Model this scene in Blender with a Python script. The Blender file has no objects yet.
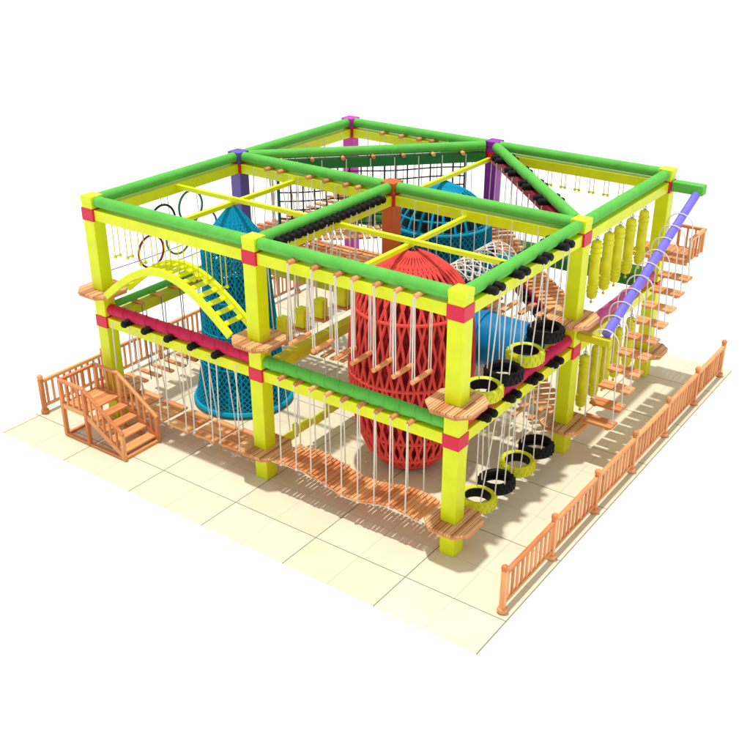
import bpy, bmesh, math, random
from mathutils import Vector, Matrix
random.seed(7)
sc = bpy.context.scene
COL = sc.collection
V = Vector
PI = math.pi

# ------------------------------------------------------------------ materials
def lin(r, g, b):
    f = lambda c: (c/255/12.92) if c/255 <= .04045 else ((c/255+.055)/1.055)**2.4
    return (f(r), f(g), f(b), 1)

def new_mat(name):
    m = bpy.data.materials.new(name); m.use_nodes = True
    nt = m.node_tree
    return m, nt, nt.nodes['Principled BSDF']

def node(nt, kind, **kw):
    n = nt.nodes.new(kind)
    for k, v in kw.items(): setattr(n, k, v)
    return n

def mathn(nt, op, a, b=None):
    n = node(nt, 'ShaderNodeMath', operation=op)
    for i, x in enumerate((a, b)):
        if x is None: continue
        if isinstance(x, (int, float)): n.inputs[i].default_value = x
        else: nt.links.new(x, n.inputs[i])
    return n.outputs[0]

def coat(name, rgb, rough=.45, var=.10, scale=3.0, bump=.02, bscale=60, spec=.4):
    """painted / moulded surface with slight tone mottling"""
    m, nt, b = new_mat(name)
    c = lin(*rgb)
    tc = node(nt, 'ShaderNodeTexCoord')
    nz = node(nt, 'ShaderNodeTexNoise'); nz.inputs['Scale'].default_value = scale; nz.inputs['Detail'].default_value = 5
    nt.links.new(tc.outputs['Object'], nz.inputs['Vector'])
    rp = node(nt, 'ShaderNodeValToRGB')
    rp.color_ramp.elements[0].position = .3; rp.color_ramp.elements[1].position = .7
    rp.color_ramp.elements[0].color = (c[0]*(1-var), c[1]*(1-var), c[2]*(1-var), 1)
    rp.color_ramp.elements[1].color = (min(1, c[0]*(1+var)), min(1, c[1]*(1+var)), min(1, c[2]*(1+var)), 1)
    nt.links.new(nz.outputs['Fac'], rp.inputs['Fac'])
    nt.links.new(rp.outputs['Color'], b.inputs['Base Color'])
    b.inputs['Roughness'].default_value = rough
    b.inputs['Specular IOR Level'].default_value = spec
    if bump:
        n2 = node(nt, 'ShaderNodeTexNoise'); n2.inputs['Scale'].default_value = bscale
        nt.links.new(tc.outputs['Object'], n2.inputs['Vector'])
        bp = node(nt, 'ShaderNodeBump'); bp.inputs['Strength'].default_value = bump*5; bp.inputs['Distance'].default_value = .004
        nt.links.new(n2.outputs['Fac'], bp.inputs['Height'])
        nt.links.new(bp.outputs['Normal'], b.inputs['Normal'])
    return m

def wood(name, dark, light, axis='X', stripe=None, rough=.55):
    """grain stretched along an axis; stripe = width of strips that differ in tone, across the axis"""
    m, nt, b = new_mat(name)
    tc = node(nt, 'ShaderNodeTexCoord')
    mp = node(nt, 'ShaderNodeMapping')
    nt.links.new(tc.outputs['Object'], mp.inputs['Vector'])
    s = {'X': (2, 30, 30), 'Y': (30, 2, 30), 'Z': (30, 30, 2)}[axis]
    mp.inputs['Scale'].default_value = s
    nz = node(nt, 'ShaderNodeTexNoise'); nz.inputs['Scale'].default_value = 1.0; nz.inputs['Detail'].default_value = 6
    nz.inputs['Distortion'].default_value = .6
    nt.links.new(mp.outputs['Vector'], nz.inputs['Vector'])
    oi = node(nt, 'ShaderNodeObjectInfo')
    fac = mathn(nt, 'MULTIPLY', nz.outputs['Fac'], .8)
    if stripe:
        sp = node(nt, 'ShaderNodeSeparateXYZ'); nt.links.new(tc.outputs['Object'], sp.inputs[0])
        k = mathn(nt, 'FLOOR', mathn(nt, 'DIVIDE', sp.outputs['X' if axis == 'Y' else 'Y'], stripe))
        wn = node(nt, 'ShaderNodeTexWhiteNoise', noise_dimensions='1D')
        nt.links.new(k, wn.inputs['W'])
        fac = mathn(nt, 'ADD', mathn(nt, 'MULTIPLY', nz.outputs['Fac'], .5), mathn(nt, 'MULTIPLY', wn.outputs['Value'], .4))
    else:
        fac = mathn(nt, 'ADD', fac, mathn(nt, 'SUBTRACT', mathn(nt, 'MULTIPLY', oi.outputs['Random'], .42), .1))
    rp = node(nt, 'ShaderNodeValToRGB')
    rp.color_ramp.elements[0].position = .2; rp.color_ramp.elements[1].position = .75
    rp.color_ramp.elements[0].color = lin(*dark); rp.color_ramp.elements[1].color = lin(*light)
    nt.links.new(fac, rp.inputs['Fac'])
    nt.links.new(rp.outputs['Color'], b.inputs['Base Color'])
    bp = node(nt, 'ShaderNodeBump'); bp.inputs['Strength'].default_value = .25; bp.inputs['Distance'].default_value = .004
    nt.links.new(nz.outputs['Fac'], bp.inputs['Height']); nt.links.new(bp.outputs['Normal'], b.inputs['Normal'])
    b.inputs['Roughness'].default_value = rough
    b.inputs['Specular IOR Level'].default_value = .3
    return m

def ropemat(name, rgb, rough=.8):
    m, nt, b = new_mat(name)
    c = lin(*rgb)
    tc = node(nt, 'ShaderNodeTexCoord')
    wv = node(nt, 'ShaderNodeTexWave', wave_type='BANDS', bands_direction='DIAGONAL')
    wv.inputs['Scale'].default_value = 22; wv.inputs['Distortion'].default_value = 1.5
    nt.links.new(tc.outputs['Object'], wv.inputs['Vector'])
    rp = node(nt, 'ShaderNodeValToRGB')
    rp.color_ramp.elements[0].color = (c[0]*.72, c[1]*.72, c[2]*.72, 1); rp.color_ramp.elements[1].color = c
    rp.color_ramp.elements[1].position = .6
    nt.links.new(wv.outputs['Fac'], rp.inputs['Fac']); nt.links.new(rp.outputs['Color'], b.inputs['Base Color'])
    bp = node(nt, 'ShaderNodeBump'); bp.inputs['Strength'].default_value = .4; bp.inputs['Distance'].default_value = .004
    nt.links.new(wv.outputs['Fac'], bp.inputs['Height']); nt.links.new(bp.outputs['Normal'], b.inputs['Normal'])
    b.inputs['Roughness'].default_value = rough; b.inputs['Specular IOR Level'].default_value = .2
    return m

TP, TX, TY = 1.81, .54, -1.01          # tile pitch and the place of one joint each way
def tilemat():
    m, nt, b = new_mat('floor_tiles')
    tc = node(nt, 'ShaderNodeTexCoord')
    sp = node(nt, 'ShaderNodeSeparateXYZ'); nt.links.new(tc.outputs['Object'], sp.inputs[0])
    def joint(out, off, pitch, half):
        t = mathn(nt, 'DIVIDE', mathn(nt, 'SUBTRACT', out, off), pitch)
        fr = mathn(nt, 'ABSOLUTE', mathn(nt, 'SUBTRACT', mathn(nt, 'FRACT', mathn(nt, 'ADD', t, .5)), .5))
        return mathn(nt, 'LESS_THAN', mathn(nt, 'MULTIPLY', fr, pitch), half), mathn(nt, 'FLOOR', t)
    jx, ix = joint(sp.outputs['X'], TX, TP, .009); jy, iy = joint(sp.outputs['Y'], TY, TP, .009)
    hx, _ = joint(sp.outputs['X'], TX, TP/2, .005); hy, _ = joint(sp.outputs['Y'], TY, TP/2, .005)
    main = mathn(nt, 'MAXIMUM', jx, jy); fine = mathn(nt, 'MULTIPLY', mathn(nt, 'MAXIMUM', hx, hy), .45)
    grout = mathn(nt, 'MAXIMUM', main, fine)
    nz = node(nt, 'ShaderNodeTexNoise'); nz.inputs['Scale'].default_value = 1.3; nz.inputs['Detail'].default_value = 8
    nt.links.new(tc.outputs['Object'], nz.inputs['Vector'])
    wn = node(nt, 'ShaderNodeTexWhiteNoise', noise_dimensions='2D')
    cb = node(nt, 'ShaderNodeCombineXYZ'); nt.links.new(ix, cb.inputs[0]); nt.links.new(iy, cb.inputs[1])
    nt.links.new(cb.outputs[0], wn.inputs['Vector'])
    f = mathn(nt, 'ADD', mathn(nt, 'MULTIPLY', nz.outputs['Fac'], .7), mathn(nt, 'MULTIPLY', wn.outputs['Value'], .3))
    rp = node(nt, 'ShaderNodeValToRGB')
    rp.color_ramp.elements[0].position = .25; rp.color_ramp.elements[1].position = .75
    rp.color_ramp.elements[0].color = (.69, .64, .48, 1); rp.color_ramp.elements[1].color = (.79, .74, .58, 1)
    nt.links.new(f, rp.inputs['Fac'])
    mx = node(nt, 'ShaderNodeMix', data_type='RGBA'); nt.links.new(grout, mx.inputs['Factor'])
    nt.links.new(rp.outputs['Color'], mx.inputs['A']); mx.inputs['B'].default_value = (.22, .205, .16, 1)
    nt.links.new(mx.outputs['Result'], b.inputs['Base Color'])
    bp = node(nt, 'ShaderNodeBump', invert=True); bp.inputs['Strength'].default_value = .3; bp.inputs['Distance'].default_value = .003
    nt.links.new(main, bp.inputs['Height']); nt.links.new(bp.outputs['Normal'], b.inputs['Normal'])
    b.inputs['Roughness'].default_value = .45; b.inputs['Specular IOR Level'].default_value = .35
    return m

YEL = coat('yellow_paint', (224, 238, 10), .4, .06)
YELB = coat('yellow_beam_paint', (228, 240, 12), .4, .06)
LIME = coat('olive_yellow_paint', (208, 206, 20), .5, .08)
BAG = coat('yellow_bag_vinyl', (226, 228, 24), .5, .12, 6, .05, 25)
GRN = coat('green_foam', (94, 190, 74), .7, .08, 5, .04, 40)
DGRN = coat('dark_green_paint', (30, 120, 50), .5, .08)
CRIM = coat('crimson_clamp_paint', (214, 14, 62), .4, .06)
DRED = coat('dark_red_paint', (170, 16, 52), .5, .08)
MAG = coat('magenta_foam', (205, 20, 82), .65, .08, 6, .05, 30)
PINK = coat('pink_foam', (196, 84, 146), .65, .08)
VIO = coat('violet_blue_foam', (122, 112, 232), .6, .06)
SLATE = coat('slate_blue_paint', (98, 88, 178), .45, .06)
ORNG = coat('orange_brown_paint', (206, 96, 28), .45, .06)
MGTA = coat('bright_magenta_paint', (202, 50, 190), .45, .06)
PURP = coat('purple_paint', (150, 44, 176), .45, .06)
BLK = coat('black_rubber', (9, 9, 11), .65, .25, 12, .08, 50, .25)
YRUB = coat('yellow_rubber', (206, 212, 24), .55, .08, 8, .06, 50)
WOODX = wood('wood_long', (194, 112, 64), (244, 178, 120), 'X')
WOODY = wood('wood_cross', (194, 112, 64), (244, 178, 120), 'Y')
WOODZ = wood('wood_upright', (194, 112, 64), (244, 178, 120), 'Z')
DECK = wood('deck_strips', (184, 114, 68), (250, 202, 150), 'Y', .05)
ROPE = ropemat('white_rope', (240, 236, 230))
GROPE = ropemat('grey_cable', (120, 122, 150))
YROPE = ropemat('yellow_rope', (228, 222, 40))
TEAL = ropemat('teal_rope', (0, 164, 208))
TEALD = ropemat('dark_teal_rope', (0, 152, 196))
REDR = ropemat('red_rope', (238, 84, 78))
REDD = ropemat('dark_red_rope', (206, 60, 60))
NAVY = ropemat('charcoal_rope', (52, 58, 70))
BLUEP = coat('blue_tube_plastic', (0, 124, 184), .35, .06)
STEEL = coat('grey_steel', (150, 152, 158), .35, .05)

# ------------------------------------------------------------------ mesh builder
class MB:
    def __init__(s): s.v = []; s.f = []
    def add(s, vs, fs):
        n = len(s.v); s.v += [tuple(x) for x in vs]; s.f += [tuple(i+n for i in f) for f in fs]; return s
    def box(s, c, size, M=None):
        hx, hy, hz = (x/2 for x in size); c = V(c)
        vs = [V((x, y, z)) for x in (-hx, hx) for y in (-hy, hy) for z in (-hz, hz)]
        if M: vs = [M @ x for x in vs]
        return s.add([c+x for x in vs], [(0,1,3,2),(4,6,7,5),(0,4,5,1),(2,3,7,6),(0,2,6,4),(1,5,7,3)])
    def bar(s, a, b, w, h):                      # box beam from a to b, h upright
        a, b = V(a), V(b); d = (b-a); L = d.length; x = d.normalized()
        up = V((0,0,1)) if abs(x.z) < .95 else V((0,1,0))
        y = up.cross(x).normalized(); z = x.cross(y)
        return s.box((a+b)/2, (L, w, h), Matrix((x, y, z)).transposed())
    def tube(s, pts, r, n=8, cap=True, closed=False):
        P = [V(p) for p in pts]; k = len(P); rs = r if isinstance(r, (list, tuple)) else [r]*k
        vs = []; prev = None
        for i, p in enumerate(P):
            if closed: t = (P[(i+1) % k]-P[i-1]).normalized()
            else: t = (P[min(i+1, k-1)]-P[max(i-1, 0)]).normalized()
            if prev is None:
                a = V((0,0,1)) if abs(t.z) < .9 else V((1,0,0))
                u = (a - t*a.dot(t)).normalized()
            else:
                u = (prev - t*prev.dot(t)).normalized()
            prev = u; w = t.cross(u)
            for j in range(n):
                q = 2*PI*j/n; vs.append(p + (u*math.cos(q)+w*math.sin(q))*rs[i])
        fs = []
        for i in range(k if closed else k-1):
            i2 = (i+1) % k
            for j in range(n):
                fs.append((i*n+j, i*n+(j+1) % n, i2*n+(j+1) % n, i2*n+j))
        if cap and not closed:
            fs.append(tuple(range(n))[::-1]); fs.append(tuple((k-1)*n+j for j in range(n)))
        return s.add(vs, fs)
    def cyl(s, a, b, r, n=16, ch=0):             # cylinder with chamfered ends
        a, b = V(a), V(b)
        if ch:
            d = (b-a).normalized()
            return s.tube([a, a+d*ch, b-d*ch, b], [r-ch, r, r, r-ch], n)
        return s.tube([a, b], r, n)
    def lathe(s, c, prof, n=24, axis='Z'):
        c = V(c); vs = []; fs = []; k = len(prof)
        for r, z in prof:
            for j in range(n):
                q = 2*PI*j/n; p = V((r*math.cos(q), r*math.sin(q), z))
                if axis == 'X': p = V((p.z, p.x, p.y))
                if axis == 'Y': p = V((p.y, p.z, p.x))
                vs.append(c+p)
        for i in range(k-1):
            for j in range(n):
                fs.append((i*n+j, i*n+(j+1) % n, (i+1)*n+(j+1) % n, (i+1)*n+j))
        if prof[0][0] > 1e-6 and prof[-1] != prof[0]:
            fs.append(tuple(range(n))[::-1])
            fs.append(tuple((k-1)*n+j for j in range(n)))
        return s.add(vs, fs)
    def ball(s, c, r, n=12):
        return s.lathe(c, [(max(1e-5, r*math.sin(PI*i/8)), -r*math.cos(PI*i/8)) for i in range(9)], n)
    def ring(s, c, R, r, axis='Z', n=40, m=8):
        c = V(c); pts = []
        for j in range(n):
            q = 2*PI*j/n; p = V((R*math.cos(q), R*math.sin(q), 0))
            if axis == 'X': p = V((0, p.x, p.y))
            if axis == 'Y': p = V((p.x, 0, p.y))
            pts.append(c+p)
        return s.tube(pts, r, m, closed=True)
    def prism(s, poly, z0, z1):
        n = len(poly)
        vs = [(x, y, z0) for x, y in poly]+[(x, y, z1) for x, y in poly]
        return s.add(vs, [tuple(range(n))[::-1], tuple(range(n, 2*n))]+[(i, (i+1) % n, n+(i+1) % n, n+i) for i in range(n)])
    def build(s, name, mat, parent=None, bevel=0, smooth=True, loc=None):
        off = V(loc) if loc is not None else V((0,0,0))
        me = bpy.data.meshes.new(name)
        me.from_pydata([tuple(V(v)-off) for v in s.v], [], s.f)
        me.materials.append(mat)
        bm = bmesh.new(); bm.from_mesh(me); bmesh.ops.recalc_face_normals(bm, faces=bm.faces); bm.to_mesh(me); bm.free()
        if smooth:
            for p in me.polygons: p.use_smooth = True
            me.set_sharp_from_angle(angle=math.radians(38))
        o = bpy.data.objects.new(name, me); COL.objects.link(o)
        o.location = off
        if parent: o.parent = parent; o.matrix_parent_inverse = Matrix.Translation(-V(parent['_w'])) if False else Matrix.Identity(4)
        if bevel:
            md = o.modifiers.new('Bevel', 'BEVEL'); md.width = bevel; md.segments = 2; md.limit_method = 'ANGLE'
        return o

def tag(o, label, cat, group=None):
    o['label'] = label; o['category'] = cat; o['kind'] = 'thing'
    if group: o['group'] = group
    return o

def thing(name, label, cat, loc, group=None):
    """Empty at the thing's base.  Parts are built in WORLD coordinates by part()."""
    o = bpy.data.objects.new(name, None); COL.objects.link(o); o.location = loc
    o.empty_display_size = .1
    return tag(o, label, cat, group)

def part(name, mb, mat, parent, bevel=0, smooth=True, label=None):
    # world offset of the parent chain
    w = V((0,0,0)); p = parent
    while p: w += p.location; p = p.parent
    mb.v = [tuple(V(v)-w) for v in mb.v]
    # own origin at the middle of the part, so that the grain differs from part to part
    o = mb.build(name, mat, parent, bevel, smooth, sum((V(v) for v in mb.v), V((0,0,0)))/max(1, len(mb.v)))
    if label: o['label'] = label
    return o

def copy_tree(o, parent=None):
    c = o.copy(); COL.objects.link(c)
    if parent: c.parent = parent
    for ch in list(o.children): copy_tree(ch, c)
    return c

ORD = ['first','second','third','fourth','fifth','sixth','seventh','eighth','ninth','tenth','eleventh','twelfth']
def lerp(a, b, t): return V(a).lerp(V(b), t)

# ------------------------------------------------------------------ levels (metres)
L = 4.0; H = 4.64
C, B, A = (0,0), (4,0), (8,0)
G, F, D = (0,4), (4,4), (8,4)
Hh, I, E = (0,8), (4,8), (8,8)
ZT = 4.29           # middle of the top girders
ZM = 2.13           # middle of the middle girders
UP, LO = 2.79, .65  # deck tops
PW = .28

# ------------------------------------------------------------------ setting
gmat = coat('white_ground', (247, 247, 247), .9, .01, .2, 0)
g = MB().add([(-150,-150,0),(150,-150,0),(150,150,0),(-150,150,0)], [(0,1,2,3)]).build('ground', gmat)
g['kind'] = 'structure'; g['label'] = 'plain white ground around the play structure'
fl = MB().box((4.11, 3.72, .004), (10.98, 11.18, .012)).build('tiled_floor', tilemat())
fl['kind'] = 'structure'; fl['label'] = 'cream tiled floor under the play structure'
FZ = .010

# ------------------------------------------------------------------ posts
def post(name, xy, mat, label):
    t = thing(name, label, 'post', (xy[0], xy[1], FZ), 'square posts of the frame')
    x, y = xy; cw = .012 if mat is YEL else .045
    part('shaft', MB().box((x, y, (FZ+H-.04)/2), (PW, PW, H-.04-FZ)), mat, t, .012)
    part('cap', MB().box((x, y, H-.06), (PW+cw, PW+cw, .12)), mat, t, .014)
    for z in (ZT, ZM):
        part('clamp', MB().box((x, y, z), (PW+.025, PW+.025, .24)), CRIM, t, .008)
    return t
post('frame_post', C, YEL, 'tall yellow square post behind the wooden entrance stairs')
post('frame_post', B, YEL, 'tall yellow square post between the blue net tower and the red net cage')
post('frame_post', A, YEL, 'tall yellow corner post nearest the viewer, next to the first yellow tyre')
post('frame_post', D, YEL, 'tall yellow square post between the tyre swings and the yellow punching bags')
post('frame_post', E, YEL, 'tall yellow post carrying the green outrigger at the far right')
post('frame_post', F, ORNG, 'orange brown square post at the centre of the frame')
post('frame_post', G, SLATE, 'slate blue square post behind the blue net tower')
post('frame_post', Hh, MGTA, 'bright magenta square post at the farthest corner')
post('frame_post', I, PURP, 'purple square post at the back between magenta and yellow posts')

# ------------------------------------------------------------------ girders with padded tubes, pegs and rollers
def inset(a, b, d=PW/2+.0125):
    a, b = V((*a, 0)), V((*b, 0)); u = (b-a).normalized()
    k = d/max(abs(u.x), abs(u.y)); return a+u*k, b-u*k, u

def spiral(mb, a, b, r, pitch, rr):
    a, b = V(a), V(b); d = b-a; Ln = d.length; x = d.normalized(); y = V((0,0,1)).cross(x).normalized(); z = x.cross(y)
    n = int(Ln/pitch*10); mb.tube([a+x*(Ln*i/n)+(y*math.cos(2*PI*i/10)+z*math.sin(2*PI*i/10))*r for i in range(n+1)], rr, 6)

def girder(p, q, z, gm, tm, label, pegs=(), rollers=(), tube_r=.105, wrap=None, cat='beam', gw=.22, dz=.24):
    a, b, u = inset(p, q); n = V((-u.y, u.x, 0)); up = V((0,0,1))
    t = thing('overhead_beam' if z > 3 else 'middle_beam', label, cat, (a+b)/2+up*z, 'beams joining the posts')
    part('girder', MB().bar(a+up*z, b+up*z, gw, .2), gm, t, .008)
    if tm:
        zz = z+dz
        part('padded_tube', MB().cyl(a+up*zz, b+up*zz, tube_r, 20), tm, t)
        if wrap: 
            w = MB(); spiral(w, a+up*zz, b+up*zz, tube_r-.006, .30, .022); part('wrap_cord', w, wrap, t)
    A0, B0 = V((*p, 0)), V((*q, 0)); Lg = (B0-A0).length
    for s in pegs:
        c = A0+u*s+up*(z+.135); e = .235
        part('peg', MB().cyl(c-n*e, c+n*e, .042, 14, .008), WOODX if abs(n.x) > .5 else WOODY, t)
    for s in rollers:
        c = A0+u*s+up*(z+.15); e = .26
        m = MB(); pts = []; rs = []
        for i in range(13):
            pts.append(c+n*(-e+2*e*i/12)); rs.append((.074 if i % 2 else .064) if 0 < i < 12 else .05)
        m.tube(pts, rs, 12); part('roller', m, BLK, t)
    return t
ev = lambda a, b, n: [a+(b-a)*i/(n-1) for i in range(n)]
pr = lambda starts, d=.17: [x for s in starts for x in (s, s+d)]

PEG_BA = [.93, 1.41, 1.88, 2.2, 2.62, 3.0, 3.35]
girder(C, B, ZT, YELB, GRN, 'yellow overhead beam above the arched ladder with green padded tube')
girder(B, A, ZT, YELB, GRN, 'yellow overhead beam in front of the red net with wooden pegs', pegs=PEG_BA)
ROL_AD = pr([.62, 1.42, 2.2, 2.98], .2)
girder(A, D, ZT, YELB, GRN, 'yellow overhead beam above the tyre swings with black rollers', rollers=ROL_AD)
girder(D, E, ZT, YELB, GRN, 'yellow overhead beam above the hanging punching bags')
girder(C, G, ZT, YELB, GRN, 'yellow overhead beam above the coloured hoops on the left side')
girder(G, Hh, ZT, YELB, GRN, 'yellow overhead beam between slate blue and magenta posts')
girder(Hh, I, ZT, YELB, GRN, 'yellow overhead beam from magenta to purple post with wooden pegs', pegs=[1.05, 1.6, 2.1, 2.45, 2.85, 3.2])
girder(I, E, ZT, YELB, GRN, 'yellow overhead beam at the back with yellow grips hung below')
ROL_BF = ev(.45, 3.4, 20)
girder(B, F, ZT, YELB, GRN, 'yellow overhead beam with a dense row of black rollers', rollers=ROL_BF)
girder(G, F, ZT, YELB, GRN, 'yellow overhead beam from slate blue to orange post with pegs', pegs=[.95, 1.3, 2.05, 2.5, 3.0, 3.3])
girder(F, D, ZT, YELB, GRN, 'yellow overhead beam from orange brown post to right side post')
girder(G, I, ZT, DGRN, GRN, 'dark green diagonal overhead beam from slate blue to purple post', pegs=ev(.9, 4.9, 7))
girder(I, D, ZT, DRED, GRN, 'dark red diagonal overhead beam with black rollers', rollers=pr([.75, 1.75, 2.75, 3.75], .26))

# middle level
girder(C, B, ZM, YELB, MAG, 'yellow middle beam under the arched ladder with crimson wrapped tube', rollers=[.75, 1.3, 1.9, 2.5, 3.1], wrap=MAG)
MID_BA = [.62, .97, 1.3, 1.63, 1.96, 2.3, 2.64, 2.95, 3.27]
girder(B, A, ZM, YELB, GRN, 'yellow middle beam above the wobbly plank bridge with green wrapped tube', pegs=MID_BA, wrap=GRN)
girder(A, D, ZM, YELB, MAG, 'yellow middle beam above the lower tyre swings with crimson tube', rollers=ROL_AD)
girder(D, E, ZM, YELB, PINK, 'yellow middle beam beside the rope steps with pink padded tube')
girder(C, G, ZM, LIME, GRN, 'olive yellow middle beam on the left side with wooden pegs', pegs=[.75, 1.25, 1.75, 2.25, 2.75, 3.25], tube_r=.075)
girder(G, Hh, ZM, LIME, GRN, 'olive yellow middle beam between slate blue and magenta posts')
girder(Hh, I, ZM, DGRN, GRN, 'dark green middle beam at the back from magenta to purple post')
girder(I, E, ZM, DGRN, GRN, 'dark green middle beam at the back behind the punching bags')
girder(B, F, ZM, LIME, None, 'olive yellow middle beam left of the red net')
girder(G, F, ZM, LIME, GRN, 'olive yellow middle beam from slate blue to orange brown post')
girder(F, D, ZM, LIME, None, 'olive yellow middle beam from orange brown to right side post')
girder(I, D, ZM, DRED, MAG, 'dark red diagonal middle beam with black rollers', rollers=pr([.9, 1.7, 2.5, 3.3, 4.1], .2))

# thin cross bars that carry the nets
def crossbar(a, b, label):
    tag(MB().bar(a, b, .085, .085).build('cross_bar', YELB, None, .006, True, (V(a)+V(b))/2), label, 'bar', 'thin bars that carry the nets')
zb = 4.24
crossbar((1.58, .112, zb), (1.58, 3.888, zb), 'thin yellow bar over the blue net tower, running from front to back')
crossbar((.112, 2.06, zb+.09), (3.888, 2.06, zb+.09), 'thin yellow bar over the blue net tower, running from left to right')
crossbar((5.72, .112, zb), (5.72, 3.888, zb), 'thin yellow bar over the red net cage, running from front to back')
crossbar((4.112, 2.02, zb+.09), (7.888, 2.02, zb+.09), 'thin yellow bar over the red net cage, running from left to right')
crossbar((3.98, 4.16, zb), (3.98, 7.84, zb), 'thin yellow bar from orange brown to purple post over the far net')

# ------------------------------------------------------------------ decks round the posts
def octa(cx, cy, h, c=.2, hx=None, hy=None):
    hx = hx or h; hy = hy or h
    return [(cx-hx, cy-hy+c), (cx-hx+c, cy-hy), (cx+hx-c, cy-hy), (cx+hx, cy-hy+c), (cx+hx, cy+hy-c), (cx+hx-c, cy+hy), (cx-hx+c, cy+hy), (cx-hx, cy+hy-c)]
def clip_strip(poly, x0, x1):
    out = []
    xs = sorted(set([x0, x1]+[p[0] for p in poly if x0 < p[0] < x1]))
    lo, hi = [], []
    for x in xs:
        ys = []
        for i in range(len(poly)):
            a, b = poly[i], poly[(i+1) % len(poly)]
            if min(a[0], b[0])-1e-9 <= x <= max(a[0], b[0])+1e-9:
                if abs(a[0]-b[0]) < 1e-9: ys += [a[1], b[1]]
                else: ys.append(a[1]+(b[1]-a[1])*(x-a[0])/(b[0]-a[0]))
        if ys: lo.append((x, min(ys))); hi.append((x, max(ys)))
    return lo+hi[::-1]
def deck(xy, top, label, h=.43, off=(0,0)):
    x, y = xy[0]+off[0], xy[1]+off[1]
    t = thing('octagonal_deck', label, 'deck', (x, y, top-.08), 'wooden decks round the posts')
    poly = octa(0, 0, h)
    m = MB(); w = .05; n = int(2*h/w)
    for i in range(n+1):
        x0 = -h+i*w; x1 = min(h, x0+w-.009)
        if x1-x0 < .01: continue
        dz = random.uniform(-.002, .002)
        m.prism([(px+x, py+y) for px, py in clip_strip(poly, x0, x1)], top-.04, top+dz)
    o = part('boards', m, DECK, t, 0, False)
    part('underframe', MB().prism([(px*.96+x, py*.96+y) for px, py in poly], top-.085, top-.042), WOODX, t, 0, False)
    return t
names = {'C': 'post behind the stairs', 'B': 'post between blue and red nets', 'A': 'nearest corner post', 'D': 'right post beside the tyres',
         'F': 'orange brown post', 'G': 'slate blue post', 'H': 'magenta post', 'I': 'purple post', 'E': 'far right post'}
for k, xy in dict(C=C, B=B, A=A, D=D, F=F, G=G, H=Hh, I=I).items():
    deck(xy, UP, 'upper octagonal wooden deck round the '+names[k])
for k, xy in dict(C=C, B=B, A=A, D=D, F=F, G=G, H=Hh, I=I, E=E).items():
    deck(xy, LO, 'lower octagonal wooden deck round the '+names[k], off=(.03, .0))

# ------------------------------------------------------------------ ropes
def rope(mb, a, b, r=.016, n=6): mb.tube([a, b], r*.8, n)

# big plank bridge along the front, right half
t = thing('plank_bridge', 'wavy wooden plank bridge hung on white ropes in front of the red net', 'bridge', (6, 0, .4))
prof = [(4.46,.55),(4.8,.575),(5.1,.585),(5.4,.55),(5.7,.48),(6.0,.41),(6.3,.42),(6.6,.50),(6.9,.56),(7.2,.56),(7.45,.52),(7.6,.5)]
prof = [(a, b+.085) for a, b in prof]
def zprof(x):
    for (x0, z0), (x1, z1) in zip(prof, prof[1:]):
        if x0 <= x <= x1:
            s = (x-x0)/(x1-x0); s = s*s*(3-2*s)*.5+s*.5
            return z0+(z1-z0)*s
    return prof[-1][1] if x > 7 else prof[0][1]
x = 4.47
while x < 7.53:
    z = zprof(x+.04); sl = math.atan2(zprof(x+.1)-zprof(x-.02), .12)
    part('plank', MB().box((x+.04, random.uniform(-.015,.015)+.05, z-.02), (.066, .70+random.uniform(-.03,.03), .045), Matrix.Rotation(-sl+random.uniform(-.05,.05), 3, 'Y')), WOODY, t, .006)
    x += .083
for s in MID_BA:
    X = 4+s
    for sy in (-.25, .25):
        m = MB(); rope(m, (X, sy, ZM+.13), (X, sy*1.1, zprof(X)-.03)); m.tube([(X, sy*1.1-.02, zprof(X)-.05), (X, sy*1.1+.02, zprof(X)-.05)], .03, 8)
        part('rope', m, ROPE, t)
for sy in (-.27, .31):
    m = MB(); m.tube([(xx, sy, zprof(xx)-.055) for xx in ev(4.4, 7.6, 33)], .016, 6); part('edge_rope', m, ROPE, t)

# upper walkway above it: round logs hung from the overhead pegs
for i, s in enumerate(PEG_BA):
    X = 4+s
    t = thing('hanging_log', ORD[i]+' hanging wooden log from the left, front of the red net at upper level', 'log step', (X, 0, 2.98), 'hanging log steps')
    part('log', MB().cyl((X, -.27, 3.02), (X, .27, 3.02), .042, 14, .01), WOODY, t)
    for sy in (-.24, .24):
        for dx in (-.022, .022):
            m = MB(); rope(m, (X+dx*.5, sy, ZT+.13), (X+dx, sy*.95, 3.03), .013); part('rope', m, ROPE, t)

# hanging wide steps on the left half of the front
for i, X in enumerate([.62, 1.31, 2.0, 2.69, 3.36]):
    t = thing('hanging_step', ORD[i]+' wide hanging wooden step from the stairs, low along the front', 'step', (X, 0, .42), 'wide hanging steps')
    z = .52-.06*math.sin(PI*(X/4))
    for k in range(3):
        part('board', MB().box((X, -.16+.235*k, z), (.58, .225, .045)), WOODX, t, .006)
    part('batten', MB().box((X-.17, .075, z-.042), (.06, .66, .034)), WOODY, t, .004)
    part('batten', MB().box((X+.17, .075, z-.042), (.06, .66, .034)), WOODY, t, .004)
    for dx in (-.24, .24):
        for sy in (-.25, .38):
            m = MB(); rope(m, (X+dx, math.copysign(.2, sy), ZM+.1), (X+dx, sy, z+.02), .015); m.ball((X+dx, sy, z+.03), .03, 8); part('rope', m, ROPE, t)

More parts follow.
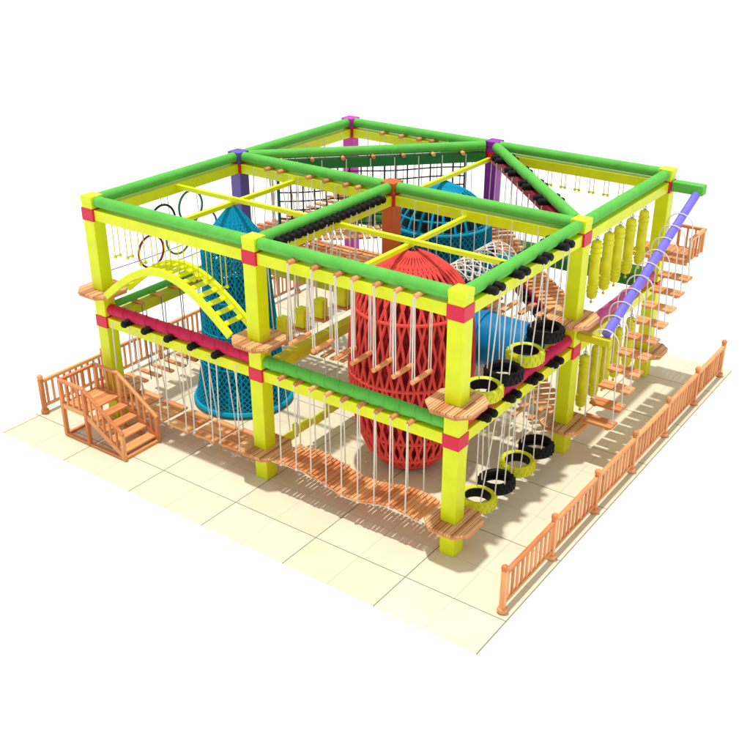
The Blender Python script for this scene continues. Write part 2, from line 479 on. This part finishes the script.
# tyres
def tyre(xy, zc, mat, label, inner=None):
    x, y = xy
    t = thing('tyre_swing', label, 'tyre swing', (x, y, zc-.1), 'tyres hung on white ropes')
    R, w = .31, .105
    prof = [(R-.085,-w*.8),(R-.06,-w),(R-.02,-w*1.02),(R,-w*.8),(R+.008,-w*.3),(R+.008,w*.3),(R,w*.8),(R-.02,w*1.02),(R-.06,w),(R-.085,w*.8),(R-.075,w*.5),(R-.035,w*.35),(R-.03,-w*.35),(R-.075,-w*.5),(R-.085,-w*.8)]
    m = MB().lathe((x, y, zc), prof, 40)
    for k in range(40):                      # tread blocks
        q = 2*PI*k/40; Mx = Matrix.Rotation(q, 3, 'Z')
        m.box(V((x, y, zc))+Mx @ V((R+.012, 0, (.04 if k % 2 else -.04))), (.016, .03, .07), Mx)
    part('tyre', m, mat, t)
    if inner: part('liner', MB().lathe((x, y, zc), [(R-.072, w*.45), (R-.09, w*.84), (R-.095, 0), (R-.09, -w*.84), (R-.072, -w*.45), (R-.072, w*.45)], 36), BLK, t)
    return t
def tyre_ropes(t, x, y, zc, ztop):
    for sx in (-1, 1):
        for sy in (-1, 1):
            m = MB(); rope(m, (8+sx*.24, y+sy*.1, ztop), (x+sx*.2, y+sy*.2, zc+.06), .014); part('rope', m, ROPE, t)
TY_Y = [.84, 1.50, 2.24, 2.97]
lab = ['yellow tyre swing low beside the nearest corner post', 'black tyre swing low between the two yellow tyres', 'yellow tyre swing low with black inside, between two black tyres', 'black tyre swing low beside the right middle post']
for y, mt, lb in zip(TY_Y, (YRUB, BLK, YRUB, BLK), lab):
    t = tyre((7.98, y), .55, mt, lb, mt is YRUB); tyre_ropes(t, 7.98, y, .55, ZM+.12); t.rotation_euler = (random.uniform(-.05, .05), random.uniform(-.05, .05), random.uniform(-.3, .3))
lab = ['yellow tyre swing at upper level beside the nearest corner post', 'black tyre swing at upper level, second from the nearest corner post', 'yellow tyre swing at upper level, third from the nearest corner post', 'black tyre swing at upper level beside the right middle post']
for y, mt, lb in zip(TY_Y, (YRUB, BLK, YRUB, BLK), lab):
    zc = {0: 2.62, 1: 2.66, 2: 2.70, 3: 2.86}[TY_Y.index(y)]; t = tyre((7.98, y), zc, mt, lb, mt is YRUB); tyre_ropes(t, 7.98, y, zc, ZT+.12)

# ------------------------------------------------------------------ arched ladder
t = thing('arched_ladder', 'yellow arched ladder climbing between the two front left posts', 'ladder', (2, 0, UP))
def arch(s): return V((.42+3.16*s, 0, UP+.02+.80*math.sin(PI*s)))
for sy in (-.27, .27):
    m = MB(); P = [arch(i/40) for i in range(41)]
    for a, b in zip(P, P[1:]): pass
    vs = []; fs = []
    for i, p in enumerate(P):
        tn = (P[min(i+1,40)]-P[max(i-1,0)]).normalized(); nn = V((-tn.z, 0, tn.x))
        for dy, dn in ((-.038,-.068),(.038,-.068),(.038,.068),(-.038,.068)): vs.append(p+V((0, sy+dy, 0))+nn*dn)
    for i in range(40):
        for j in range(4): fs.append((i*4+j, i*4+(j+1) % 4, i*4+4+(j+1) % 4, i*4+4+j))
    fs += [(3,2,1,0), (160,161,162,163)]
    part('side_rail', m.add(vs, fs), YELB, t, .006)
for i in range(1, 17):
    p = arch(i/17); m = MB(); a = math.atan2(.80*PI*math.cos(PI*i/17), 3.16)
    part('rung', m.box(p, (.085, .46, .045), Matrix.Rotation(-a, 3, 'Y')), YELB, t, .004)

# ------------------------------------------------------------------ hanging handles
def handle(p, z0, z1, along, label, group):
    t = thing('trapeze_grip', label, 'swing grip', (p[0], p[1], z1), group)
    u = V(along)*.06; c = V((p[0], p[1], 0))
    for s in (-1, 1):
        m = MB(); rope(m, c+u*s+V((0,0,z0)), c+u*s*1.0+V((0,0,z1)), .011); part('rope', m, YROPE, t)
        part('ball', MB().ball(c+u*s+V((0,0,z1)), .034, 10), YEL, t)
    part('grip', MB().cyl(c-u+V((0,0,z1+.012)), c+u+V((0,0,z1+.012)), .013, 8), YEL, t)
for i in range(9):
    handle((.55+.34*i, 0), ZT-.1, 3.55+.05*(i % 2), (0,1,0), ORD[i]+' yellow hanging grip from the left, above the arched ladder', 'yellow grips above the arched ladder')
for i in range(9):
    handle((4.75+.33*i, 8), ZT-.1, 3.86, (.8,0,0), ORD[i]+' yellow hanging grip from the left, under the back beam', 'yellow grips under the back beam')

# ------------------------------------------------------------------ coloured hoops
HG = coat('green_hoop_plastic', (52, 128, 84), .4); HT = coat('teal_hoop_plastic', (30, 134, 146), .4)
HO = coat('olive_hoop_plastic', (140, 160, 52), .4); HR = coat('dark_red_hoop_plastic', (168, 18, 46), .4); HB = coat('black_hoop_plastic', (26, 26, 30), .4)
for y, z, mt, nm in ((1.69,3.68,HB,'black'),(2.48,3.79,HG,'dark green'),(1.3,3.15,HR,'dark red'),(2.06,3.22,HO,'olive green'),(2.86,3.27,HT,'teal')):
    t = thing('hoop', nm+' hoop hung on cords on the left side behind the front beam', 'hoop', (0, y, z-.33), 'coloured hoops on the left side')
    part('rim', MB().ring((0, y, z), .33, .024, 'X', 48, 10), mt, t)
    m = MB()
    if z > 3.5: rope(m, (0, y, ZT-.1), (0, y, z+.33), .008)
    else: rope(m, (0, y-.2, ZT-.1), (0, y-.16, z+.285), .008)
    part('cord', m, GROPE, t)
for sx in (-.3, .3):
    m = MB(); m.tube([(sx, s, 2.95-.05*math.sin(PI*(s-.14)/3.72)) for s in ev(.14, 3.86, 15)], .010, 6)
    tag(m.build('safety_cable', GROPE, None, 0, True, (sx, 2, 2.9)), 'thin grey safety cable on the left side, '+('outer one' if sx < 0 else 'inner one'), 'cable', 'safety cables')

# ------------------------------------------------------------------ nets
def smooth_prof(pts, n):
    """Catmull-Rom through (r, z)"""
    P = [pts[0]]+list(pts)+[pts[-1]]; out = []
    k = len(pts)-1
    for i in range(n+1):
        s = i/n*k; j = min(int(s), k-1); f = s-j
        a, b, c, d = P[j], P[j+1], P[j+2], P[j+3]
        out.append(tuple(.5*((2*b[q])+(-a[q]+c[q])*f+(2*a[q]-5*b[q]+4*c[q]-d[q])*f*f+(-a[q]+3*b[q]-3*c[q]+d[q])*f**3) for q in (0, 1)))
    return out
def strands(mb, c, prof, count, turn, r, sides=4, phase=0):
    n = len(prof)
    for k in range(count):
        pts = []
        for i, (R, z) in enumerate(prof):
            q = 2*PI*k/count+phase+turn*2*PI*i/(n-1)
            pts.append((c[0]+R*math.cos(q), c[1]+R*math.sin(q), z))
        mb.tube(pts, r, sides, cap=False)
def zig(mb, c, prof, count, r, sides=5, jitter=0.0):
    """X lattice: two sets of strands crossing once between each pair of profile points"""
    n = len(prof)
    for d in (-1, 1):
        for k in range(count):
            pts = []
            for i, (R, z) in enumerate(prof):
                q = 2*PI*(k+.28*d*(1 if i % 2 else -1))/count
                pts.append((c[0]+R*math.cos(q), c[1]+R*math.sin(q), z))
            mb.tube(pts, r, sides, cap=False)
# blue tower
c = (1.58, 2.06)
t = thing('net_tower', 'tall teal blue net tower with pointed top, flared ring at the floor', 'climbing net', (c[0], c[1], FZ))
pf = smooth_prof([(.05,4.2),(.36,3.83),(.64,3.42),(.66,3.0),(.70,2.4),(.76,1.7),(.83,1.0),(.92,.45),(1.0,.10)], 64)
m = MB(); strands(m, c, pf, 50, .62, .0155); strands(m, c, pf, 50, -.62, .0155); part('mesh_net', m, TEALD, t)
m = MB(); strands(m, c, pf, 22, 0, .017, 5); part('upright_ropes', m, TEAL, t)
for r, z in ((.64,3.42),(.66,3.0),(.70,2.4),(.76,1.7),(.83,1.0)):
    part('hoop_rope', MB().ring((*c, z), r, .02), TEAL, t)
part('base_ring', MB().ring((*c, .10), 1.0, .055, n=56), TEAL, t)
cone = [(R*.975, z-.012) for R, z in pf if z > 3.45]
part('top_cone', MB().lathe((*c, 0), cone, 40), coat('teal_cone_net', (0, 130, 172), .9, .25, 12, .1, 40), t)
part('shackle', MB().ring((*c, 4.2), .035, .012, 'Y', 16), STEEL, t)
fl2 = [(R*.955, z) for R, z in pf if z < 2.9]
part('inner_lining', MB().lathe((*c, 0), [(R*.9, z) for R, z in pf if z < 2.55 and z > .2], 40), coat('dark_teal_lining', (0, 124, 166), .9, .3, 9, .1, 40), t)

# red cage
c = (5.83, 2.02)
t = thing('net_cage', 'big round red rope cage hanging behind the front ropes', 'climbing net', (c[0], c[1], .1))
rows = [(.09,4.18),(.50,3.96),(.85,3.62),(1.02,3.2),(1.11,2.6),(1.12,2.0),(1.08,1.4),(.98,.88),(.80,.42),(.52,.14)]
def lattice(mb, c, rows, count, r, sides, sub=3):
    fine = smooth_prof(rows, (len(rows)-1)*sub)
    for d in (-1, 1):
        for k in range(count):
            pts = []
            for i, (R, z) in enumerate(fine):
                f = abs(((i/sub) % 2)-1)*2-1
                q = 2*PI*(k+.36*d*f)/count
                pts.append((c[0]+R*math.cos(q), c[1]+R*math.sin(q), z))
            mb.tube(pts, [r*min(1, .35+.65*R/.75) for R, z in fine], sides, cap=False)
m = MB(); lattice(m, c, rows, 38, .028, 6); part('lattice_ropes', m, REDR, t)
m = MB(); lattice(m, c, [(r*.90, z-.02) for r, z in rows], 26, .02, 5); part('inner_lattice', m, REDD, t)
for i, (r, z) in enumerate(rows):
    if i in (1,2,3,5,7,8): part('hoop_rope', MB().ring((*c, z), r+.005, .020 if i in (1,2) else .033, n=56), REDR, t)
rings = rows
part('base_ring', MB().ring((*c, .14), .52, .05), REDR, t)
part('floor_disc', MB().lathe((*c, 0), [(1e-4,.16),(.5,.16),(.5,.12),(1e-4,.12)], 40), REDD, t)
part('core_shade', MB().lathe((*c, 0), [(r*.80, z-.03) for r, z in rings[:-1]], 40), coat('dark_red_inner_shade', (166, 38, 46), .95, .4, 14, .1, 40), t)  # solid dark sheet, its colour stands in for the shadow inside the cage
part('shackle', MB().ring((*c, 4.17), .035, .012, 'Y', 16), STEEL, t)

# far blue cage under the orange-purple bar
c = (3.90, 6.0)
t = thing('net_cage', 'wide teal rope cage behind the orange brown post', 'climbing net', (c[0], c[1], .3))
top = smooth_prof([(.05,4.16),(.34,4.02),(.66,3.84),(.94,3.58),(1.08,3.30)], 20)
m = MB(); strands(m, c, top, 26, 0, .026, 6); part('radial_ropes', m, TEAL, t)
part('top_cone', MB().lathe((*c, 0), [(R, z+.004) for R, z in top if z > 3.92], 40), coat('teal_cone_cloth', (0, 150, 200), .8, .1, 10), t)
for r, z in ((.76,3.76),(.96,3.55),(1.08,3.30)): part('hoop_rope', MB().ring((*c, z), r, .034 if r > 1 else .022, n=56), TEAL, t)
low = smooth_prof([(1.08,3.30),(1.10,2.6),(1.04,1.6),(.9,.8),(.7,.35)], 40)
m = MB(); strands(m, c, low, 60, .3, .017); strands(m, c, low, 60, -.3, .017); part('mesh_net', m, TEALD, t)
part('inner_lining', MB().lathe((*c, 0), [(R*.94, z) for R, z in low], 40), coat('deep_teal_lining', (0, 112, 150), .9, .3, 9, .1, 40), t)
part('inner_dark_sheet', MB().lathe((*c, 0), [(R*.86, z-.06) for R, z in top if z < 3.92], 40), coat('black_teal_sheet', (4, 34, 40), .95, .3, 9, .1, 40), t)  # added near-black sheet that makes the gaps between the radial ropes dark
part('base_ring', MB().ring((*c, .35), .7, .04), TEAL, t)

# white crawl tunnel of net
t = thing('net_tunnel', 'white rope net tunnel with teal end hoops behind the red cage', 'tunnel', (6.1, 3.6, 2.8))
m = MB(); c0 = V((6.07, 2.95, 3.2)); Rn = .42; Ln = 1.75
for d in (-1, 1):
    for k in range(14):
        m.tube([c0+V((Rn*math.cos(2*PI*k/14+d*i*.16), Ln*i/18, Rn*math.sin(2*PI*k/14+d*i*.16))) for i in range(19)], .012, 5, False)
for i in range(0, 19, 3): m.ring(c0+V((0, Ln*i/18, 0)), Rn, .012, 'Y', 28, 5)
part('net', m, ROPE, t)
for dy in (Ln+.02, Ln+.24): part('end_hoop', MB().ring(c0+V((.02, dy, -.18)), .27, .05, 'Y', 32), TEALD, t)

# blue plastic crawl tube
t = thing('crawl_tube', 'smooth blue plastic crawl tube behind the upper tyres', 'tunnel', (6.9, 3.1, 1.9))
m = MB(); R = .48
m.lathe((6.72, 3.1, 2.36), [(R-.03,-.95),(R,-.95),(R,.95),(R-.03,.95),(R-.03,-.95)], 40, 'X'); part('shell', m, BLUEP, t)
for dx in (-.93, 0, .93): part('flange', MB().lathe((6.72+dx, 3.1, 2.36), [(R-.035,-.035),(R+.04,-.035),(R+.04,.035),(R-.035,.035),(R-.035,-.035)], 40, 'X'), BLUEP, t, .006)
for dx in (-.6, .6):
    m = MB(); rope(m, (6.72+dx, 3.1, 4.24), (6.72+dx, 3.1, 2.36+R), .012); part('rope', m, ROPE, t)

# grid climbing net hung under the dark green diagonal
t = thing('grid_net', 'dark square grid climbing net with teal edge pole under the green diagonal', 'climbing net', (2, 6, 2.7))
d = V((1,1,0)).normalized(); o = V((0,4,0))+V((d.y,-d.x,0))*-.18
m = MB()
for i in range(17):
    s = .85+i*.262; p = o+d*s; m.tube([p+V((0,0,4.2)), p+V((0,0,2.75))], .018, 5)
for k in range(7):
    z = 4.02-k*.2; m.tube([o+d*(.85+i*.262)+V((0,0,z-.015*math.sin(i*.8))) for i in range(17)], .016, 5)
part('grid', m, NAVY, t)
for s in (.82, 5.07): part('edge_pole', MB().cyl(o+d*s+V((0,0,4.2)), o+d*s+V((0,0,2.66)), .026, 10), HT, t)

# upper plank bridges on ropes behind the blue tower
def rope_bridge(p, q, top, ztop, label, n=16, w=.62, pegs=8, sag=.1, inset_=.5, rmat=ROPE, zs=None):
    a, b = V((*p,0)), V((*q,0)); u = (b-a).normalized(); nrm = V((-u.y,u.x,0)); Lg = (b-a).length
    t = thing('rope_bridge', label, 'bridge', (a+b)/2+V((0,0,top-.2)), 'plank bridges inside the frame')
    zf = lambda s: top-.03-sag*math.sin(PI*(s-inset_)/(Lg-2*inset_))
    for i in range(n):
        s = inset_+.06+(Lg-2*inset_-.12)*i/(n-1)
        c = a+u*s+V((0,0,zf(s)))
        part('plank', MB().box(c, (.11, w, .045), Matrix((u, nrm, V((0,0,1)))).transposed()), WOODX if abs(nrm.x) > .5 else WOODY, t, .006)
    for i in range(pegs):
        s = inset_+.2+(Lg-2*inset_-.4)*i/(pegs-1)
        for e in (-.24, .24):
            m = MB(); c = a+u*s
            rope(m, c+nrm*e+V((0,0,ztop+.12)), c+nrm*e*1.15+V((0,0,zf(s))), .013); part('rope', m, rmat, t)
    return t
rope_bridge(G, I, UP, ZT, 'upper plank bridge under the dark green diagonal beam', 30, .8, 9)
t = thing('rope_bridge', 'upper board walkway of long narrow planks from slate blue to orange brown post', 'bridge', (2, 4, 2.8), 'plank bridges inside the frame')
for k in range(5):
    x0 = .52+.6*k; zz = 2.90-.05*math.sin(PI*(k+.5)/5)
    for j in range(6):
        part('plank', MB().box((x0+.28, 3.6+.16*j, zz+random.uniform(-.006, .006)), (.545+random.uniform(-.03, .02), .105, .04)), WOODX, t, .005)
    for dx in (.1, .46):
        part('batten', MB().box((x0+dx, 4.0, zz-.045), (.06, .94, .035)), WOODY, t, .004)
        for sy in (-1, 1):
            m = MB(); rope(m, (x0+dx, 4+sy*.2, ZT+.12), (x0+dx, 4+sy*.43, zz), .013); part('rope', m, ROPE, t)
rope_bridge(Hh, I, UP, ZT, 'upper plank bridge along the back from magenta to purple post', 14, .6, 6)
rope_bridge(I, D, UP, ZT, 'upper plank bridge under the dark red diagonal beam', 22, .62, 12)
rope_bridge(G, Hh, UP, ZT, 'upper plank bridge from slate blue to magenta post', 12, .6, 5)
rope_bridge(F, D, UP, ZT, 'upper plank bridge from orange brown to right middle post', 9, .6, 6)
rope_bridge(C, G, LO, ZM, 'lower plank bridge along the left side under wooden pegs', 9, .6, 6, rmat=GROPE)
rope_bridge(F, D, LO, ZM, 'lower plank bridge from orange brown to right middle post', 9, .6, 5)
rope_bridge(G, F, LO, ZM, 'lower plank bridge from slate blue to orange brown post', 12, .6, 6)
rope_bridge(I, D, LO, ZM, 'lower plank bridge under the dark red diagonal beam', 18, .62, 9)

# yellow stumps hung on the rollers beam, and low balance beam below
for i, y in enumerate([.66, 1.18, 1.72, 2.42, 3.0]):
    t = thing('hanging_stump', ORD[i]+' yellow hanging stump from the front, left of the red cage', 'stump', (4, y, 2.55), 'yellow hanging stumps')
    part('stump', MB().box((4, y, 2.76), (.20, .19, .38)), BAG, t, .025)
    part('foot_plate', MB().box((4, y, 2.55), (.32, .26, .035)), WOODX, t, .005)
    for sx in (-.26, .26):
        for dy in (-.09, .09):
            m = MB(); rope(m, (4+sx, y+dy, ZT+.14), (4+sx*.6, y+dy, 2.56), .012); part('rope', m, ROPE, t)
t = thing('balance_beam', 'low yellow balance beam with round knobs between the front posts inside', 'beam', (4, 2, .3))
for i in range(6):
    y = .62+.48*i
    part('block', MB().box((4, y, .50+.04*(i % 2)), (.14, .40, .13)), BAG, t, .02)
    if i % 2 == 0: part('knob', MB().cyl((4.0, y+.24, .42), (4.0, y+.24, .70), .06, 14, .01), BAG, t)
for y in (.8, 2.0, 3.1):
    for sx in (-.2, .2):
        m = MB(); rope(m, (4+sx, y, ZM-.1), (4+sx*.4, y, .5), .012); part('rope', m, ROPE, t)

# ------------------------------------------------------------------ punching bags on the right side
def bag(y, z0, z1, ztop, label, group):
    t = thing('punching_bag', label, 'punching bag', (8, y, z0), group)
    h = z1-z0; r = .098
    prof = [(.06,0),(r*.9,.02),(r,.06)]
    for k in (.08,.14,.20): prof += [(r,k*h+.02),(r+.014,k*h+.03),(r+.014,k*h+.05),(r,k*h+.06)]
    prof += [(r,.5*h)]
    for k in (.76,.84): prof += [(r,k*h+.02),(r+.014,k*h+.03),(r+.014,k*h+.05),(r,k*h+.06)]
    prof += [(r,h-.06),(r*.9,h-.02),(.06,h)]
    part('bag', MB().lathe((8, y, z0), prof, 24), BAG, t)
    m = MB(); rope(m, (8, y, ztop), (8, y, z1-.01), .012); m.ring((8, y, z1+.05), .035, .009, 'Y', 14, 6); part('chain', m, STEEL, t)
    m = MB(); rope(m, (8, y, z0+.01), (8, y, z0-.07), .016); m.ball((8, y, z0-.08), .03, 8); part('knot', m, YROPE, t)
YB = [4.76, 5.3, 5.78, 6.34, 6.98]
for i, y in enumerate(YB):
    bag(y, 2.9, 4.02, ZT-.1, ORD[i]+' tall yellow punching bag from the right middle post, under the overhead beam', 'upper punching bags')
for i, y in enumerate(YB):
    bag(y, .62, 1.72, ZM-.1, ORD[i]+' yellow punching bag from the right middle post, under the pink tube', 'lower punching bags')

# ------------------------------------------------------------------ far right: outrigger, big deck, rail, rope steps
XS = 8.70
t = thing('outrigger_beam', 'short green beam sticking out of the far right post', 'beam', (8.5, 8, ZT))
part('girder', MB().bar((8.155, 8, ZT+.02), (8.80, 8, ZT+.02), .22, .2), GRN, t, .012)
XT = 8.66
ta, tb = V((XT, 7.98, ZT-.06)), V((XT, 4.02, 2.60))
tag(MB().cyl(ta, tb, .085, 20).build('sloping_tube', VIO, None, 0, True, (ta+tb)/2), 'long violet blue padded tube sloping down from the green outrigger', 'tube')
t = thing('outrigger_beam', 'short olive beam under the low end of the violet tube', 'beam', (8.5, 4, 2.4))
part('girder', MB().bar((8.155, 4.0, 2.46), (8.78, 4.0, 2.46), .14, .14), LIME, t, .012)

ZL = 2.88
t = thing('landing_deck', 'wooden landing with railing round the far right post', 'deck', (8.2, 8.15, ZL-.1))
m = MB(); x = 7.5
while x < 8.72:
    m.box((x+.055, 8.18, ZL-.025), (.103, .84 if x > 7.85 else .62, .05)); x += .113
part('boards', m, WOODY, t, .004)
part('joist', MB().box((8.11, 7.84, ZL-.09), (1.2, .06, .08)), WOODX, t, .004)
part('joist', MB().box((8.11, 8.50, ZL-.09), (1.2, .06, .08)), WOODX, t, .004)
RX, RY = 8.74, 8.57
for (x, y) in ((8.22, RY), (RX, RY), (RX, 7.80)):
    part('rail_post', MB().box((x, y, ZL+.20), (.055, .055, .48)), WOODZ, t, .006)
for (x, y) in ((8.40, RY), (8.57, RY), (RX, 8.38), (RX, 8.19), (RX, 8.0)):
    part('baluster', MB().box((x, y, ZL+.20), (.038, .038, .44)), WOODZ, t, .004)
part('top_rail', MB().bar((8.17, RY, ZL+.45), (RX+.04, RY, ZL+.45), .075, .06), WOODX, t, .006)
part('top_rail', MB().bar((RX, RY-.04, ZL+.452), (RX, 7.76, ZL+.452), .075, .06), WOODY, t, .006)

N = 10
for i in range(N):
    y = 7.2-3.2*i/(N-1); z = 2.72-1.87*i/(N-1)
    t = thing('rope_step', ORD[i]+' wooden rope step down from the far right landing', 'step', (8.72, y, z), 'rope loop steps on the right side')
    for sgn in (-1, 1):
        part('board', MB().box((8.71, y+sgn*.077, z), (.62, .145, .05)), WOODX, t, .008)
    for dx in (-.22, .22): part('batten', MB().box((8.71+dx, y, z-.041), (.07, .27, .03)), WOODY, t, .005)
    zt = tb.z+(ta.z-tb.z)*(y-tb.y)/(ta.y-tb.y)+.085
    pts = [(8.43, y, z+.02), (8.41, y, zt-.5)]
    for q in range(0, 15):
        an = PI-PI*q/14; pts.append((XT+.26*math.cos(an), y, zt-.22+.24*math.sin(an)))
    pts += [(8.93, y, zt-.5), (8.98, y, z+.02)]
    m = MB(); m.tube(pts, .013, 6); part('rope_loop', m, ROPE, t)
    for dx, e in ((8.43, 1), (8.98, 1)):
        m = MB(); m.ball((dx, y, z+.04), .026, 8); part('knot', m, ROPE, t)

# ------------------------------------------------------------------ fences
def fence(x, y0, n, pitch, label):
    t = thing('balustrade_fence', label, 'fence', (x, y0+n*pitch/2, FZ), 'wooden fences along the floor edge')
    for i in range(n+1):
        y = y0+i*pitch
        p = part('fence_post', MB().box((x, y, FZ+.41), (.085, .085, .74)), WOODZ, t, .008)
        part('top_ball', MB().ball((x, y, FZ+.82), .062, 14), WOODZ, p)
        part('foot_ball', MB().lathe((x, y, FZ), [(.05,0),(.075,.015),(.085,.05),(.075,.085),(.05,.10)], 16), WOODZ, p)
    for i in range(n):
        ya, yb = y0+i*pitch+.045, y0+(i+1)*pitch-.045
        part('top_rail', MB().bar((x, ya, FZ+.715), (x, yb, FZ+.715), .07, .07), WOODY, t, .010)
        part('bottom_rail', MB().bar((x, ya, FZ+.17), (x, yb, FZ+.17), .055, .06), WOODY, t, .008)
        for k in range(10):
            y = ya+(yb-ya)*(k+.5)/10
            part('baluster', MB().box((x, y, FZ+.44), (.034, .05, .485)), WOODZ, t, .004)
fence(9.44, -.86, 6, 1.625, 'wooden balustrade fence along the right edge of the tiled floor')
fence(-1.27, -.86, 6, 1.625, 'wooden balustrade fence along the left edge of the tiled floor')

# ------------------------------------------------------------------ entrance stairs
t = thing('entrance_stairs', 'small wooden stairs with railings leading up at the front left', 'stairs', (.6, -.75, FZ))
Y0, Y1 = -1.19, -.33; XP0, XP1, XE = -.16, .52, 1.50; ZP = .74
for k in range(6):
    part('deck_board', MB().box((XP0+.057+.1135*k, (Y0+Y1)/2, ZP-.02), (.107, Y1-Y0-.09, .04)), WOODY, t, .005)
for y in (Y0, Y1):
    part('base_beam', MB().bar((XP0, y, FZ+.035), (XE, y, FZ+.035), .06, .06), WOODX, t, .006)
    part('deck_beam', MB().bar((XP0, y, ZP-.05), (XP1, y, ZP-.05), .05, .11), WOODX, t, .006)
    part('stringer', MB().bar((XP1-.02, y, ZP-.07), (XE, y, FZ+.09), .048, .12), WOODX, t, .006)
    for x, zt in ((XP0, 1.22), (XP1, 1.20), (XE, .56)):
        part('newel', MB().box((x, y, (FZ+zt)/2), (.075, .075, zt-FZ)), WOODZ, t, .008)
    part('handrail', MB().bar((XP0-.03, y, 1.23), (XP1+.02, y, 1.23), .075, .055), WOODX, t, .008)
    part('handrail', MB().bar((XP1, y, 1.225), (XE+.03, y, .565), .073, .055), WOODX, t, .008)
    for k in range(3):
        x = XP0+(XP1-XP0)*(k+1)/4; part('baluster', MB().box((x, y, ZP+.22), (.04, .04, .50)), WOODZ, t, .004)
    for k in range(5):
        f = (k+1)/6; x = XP1+(XE-XP1)*f; zb_ = (ZP-.03)+(FZ+.12-ZP+.03)*f; zt = 1.21+(.55-1.21)*f
        part('baluster', MB().box((x, y, (zb_+zt)/2), (.04, .04, zt-zb_)), WOODZ, t, .004)
for k in range(4):
    x = XP1+.13+.235*k; z = ZP-.15*(k+1)
    part('tread', MB().box((x, (Y0+Y1)/2, z), (.22, Y1-Y0-.05, .04)), WOODY, t, .006)
for y in ev(Y0+.15, Y1-.15, 4):
    part('baluster', MB().box((XP0, y, ZP+.22), (.04, .04, .50)), WOODZ, t, .004)
part('handrail', MB().bar((XP0, Y0+.04, 1.232), (XP0, Y1-.04, 1.232), .073, .055), WOODY, t, .008)
part('base_beam', MB().bar((XE, Y0+.03, FZ+.033), (XE, Y1-.03, FZ+.033), .06, .056), WOODY, t, .006)
part('base_beam', MB().bar((XP0, Y0+.03, FZ+.033), (XP0, Y1-.03, FZ+.033), .06, .056), WOODY, t, .006)

# ------------------------------------------------------------------ light, world, camera
w = bpy.data.worlds.new('World'); sc.world = w; w.use_nodes = True
bg = w.node_tree.nodes['Background']; bg.inputs['Color'].default_value = (1, .995, .98, 1); bg.inputs['Strength'].default_value = .70
sun = bpy.data.lights.new('Sun', 'SUN'); sun.energy = 3.0; sun.angle = math.radians(1.6); sun.color = (1, .965, .9)
so = bpy.data.objects.new('Sun', sun); COL.objects.link(so)
so.rotation_euler = V((.065, -.005, -1)).to_track_quat('-Z', 'Y').to_euler()
so.location = (2, 4, 12)
cam = bpy.data.cameras.new('Camera'); co = bpy.data.objects.new('Camera', cam); COL.objects.link(co)
co.location = (14.8643, -11.7082, 10.0242); co.rotation_euler = (1.1056, 0, .6216)
cam.sensor_width = 36; cam.lens = 36*1008.1/750; cam.clip_end = 500
cam.shift_x = (375-375.52)/750; cam.shift_y = (374.9-375)/750
sc.camera = co
sc.view_settings.view_transform = 'Standard'; sc.view_settings.look = 'None'; sc.view_settings.exposure = 0; sc.view_settings.gamma = 1
sc.cycles.max_bounces = 6
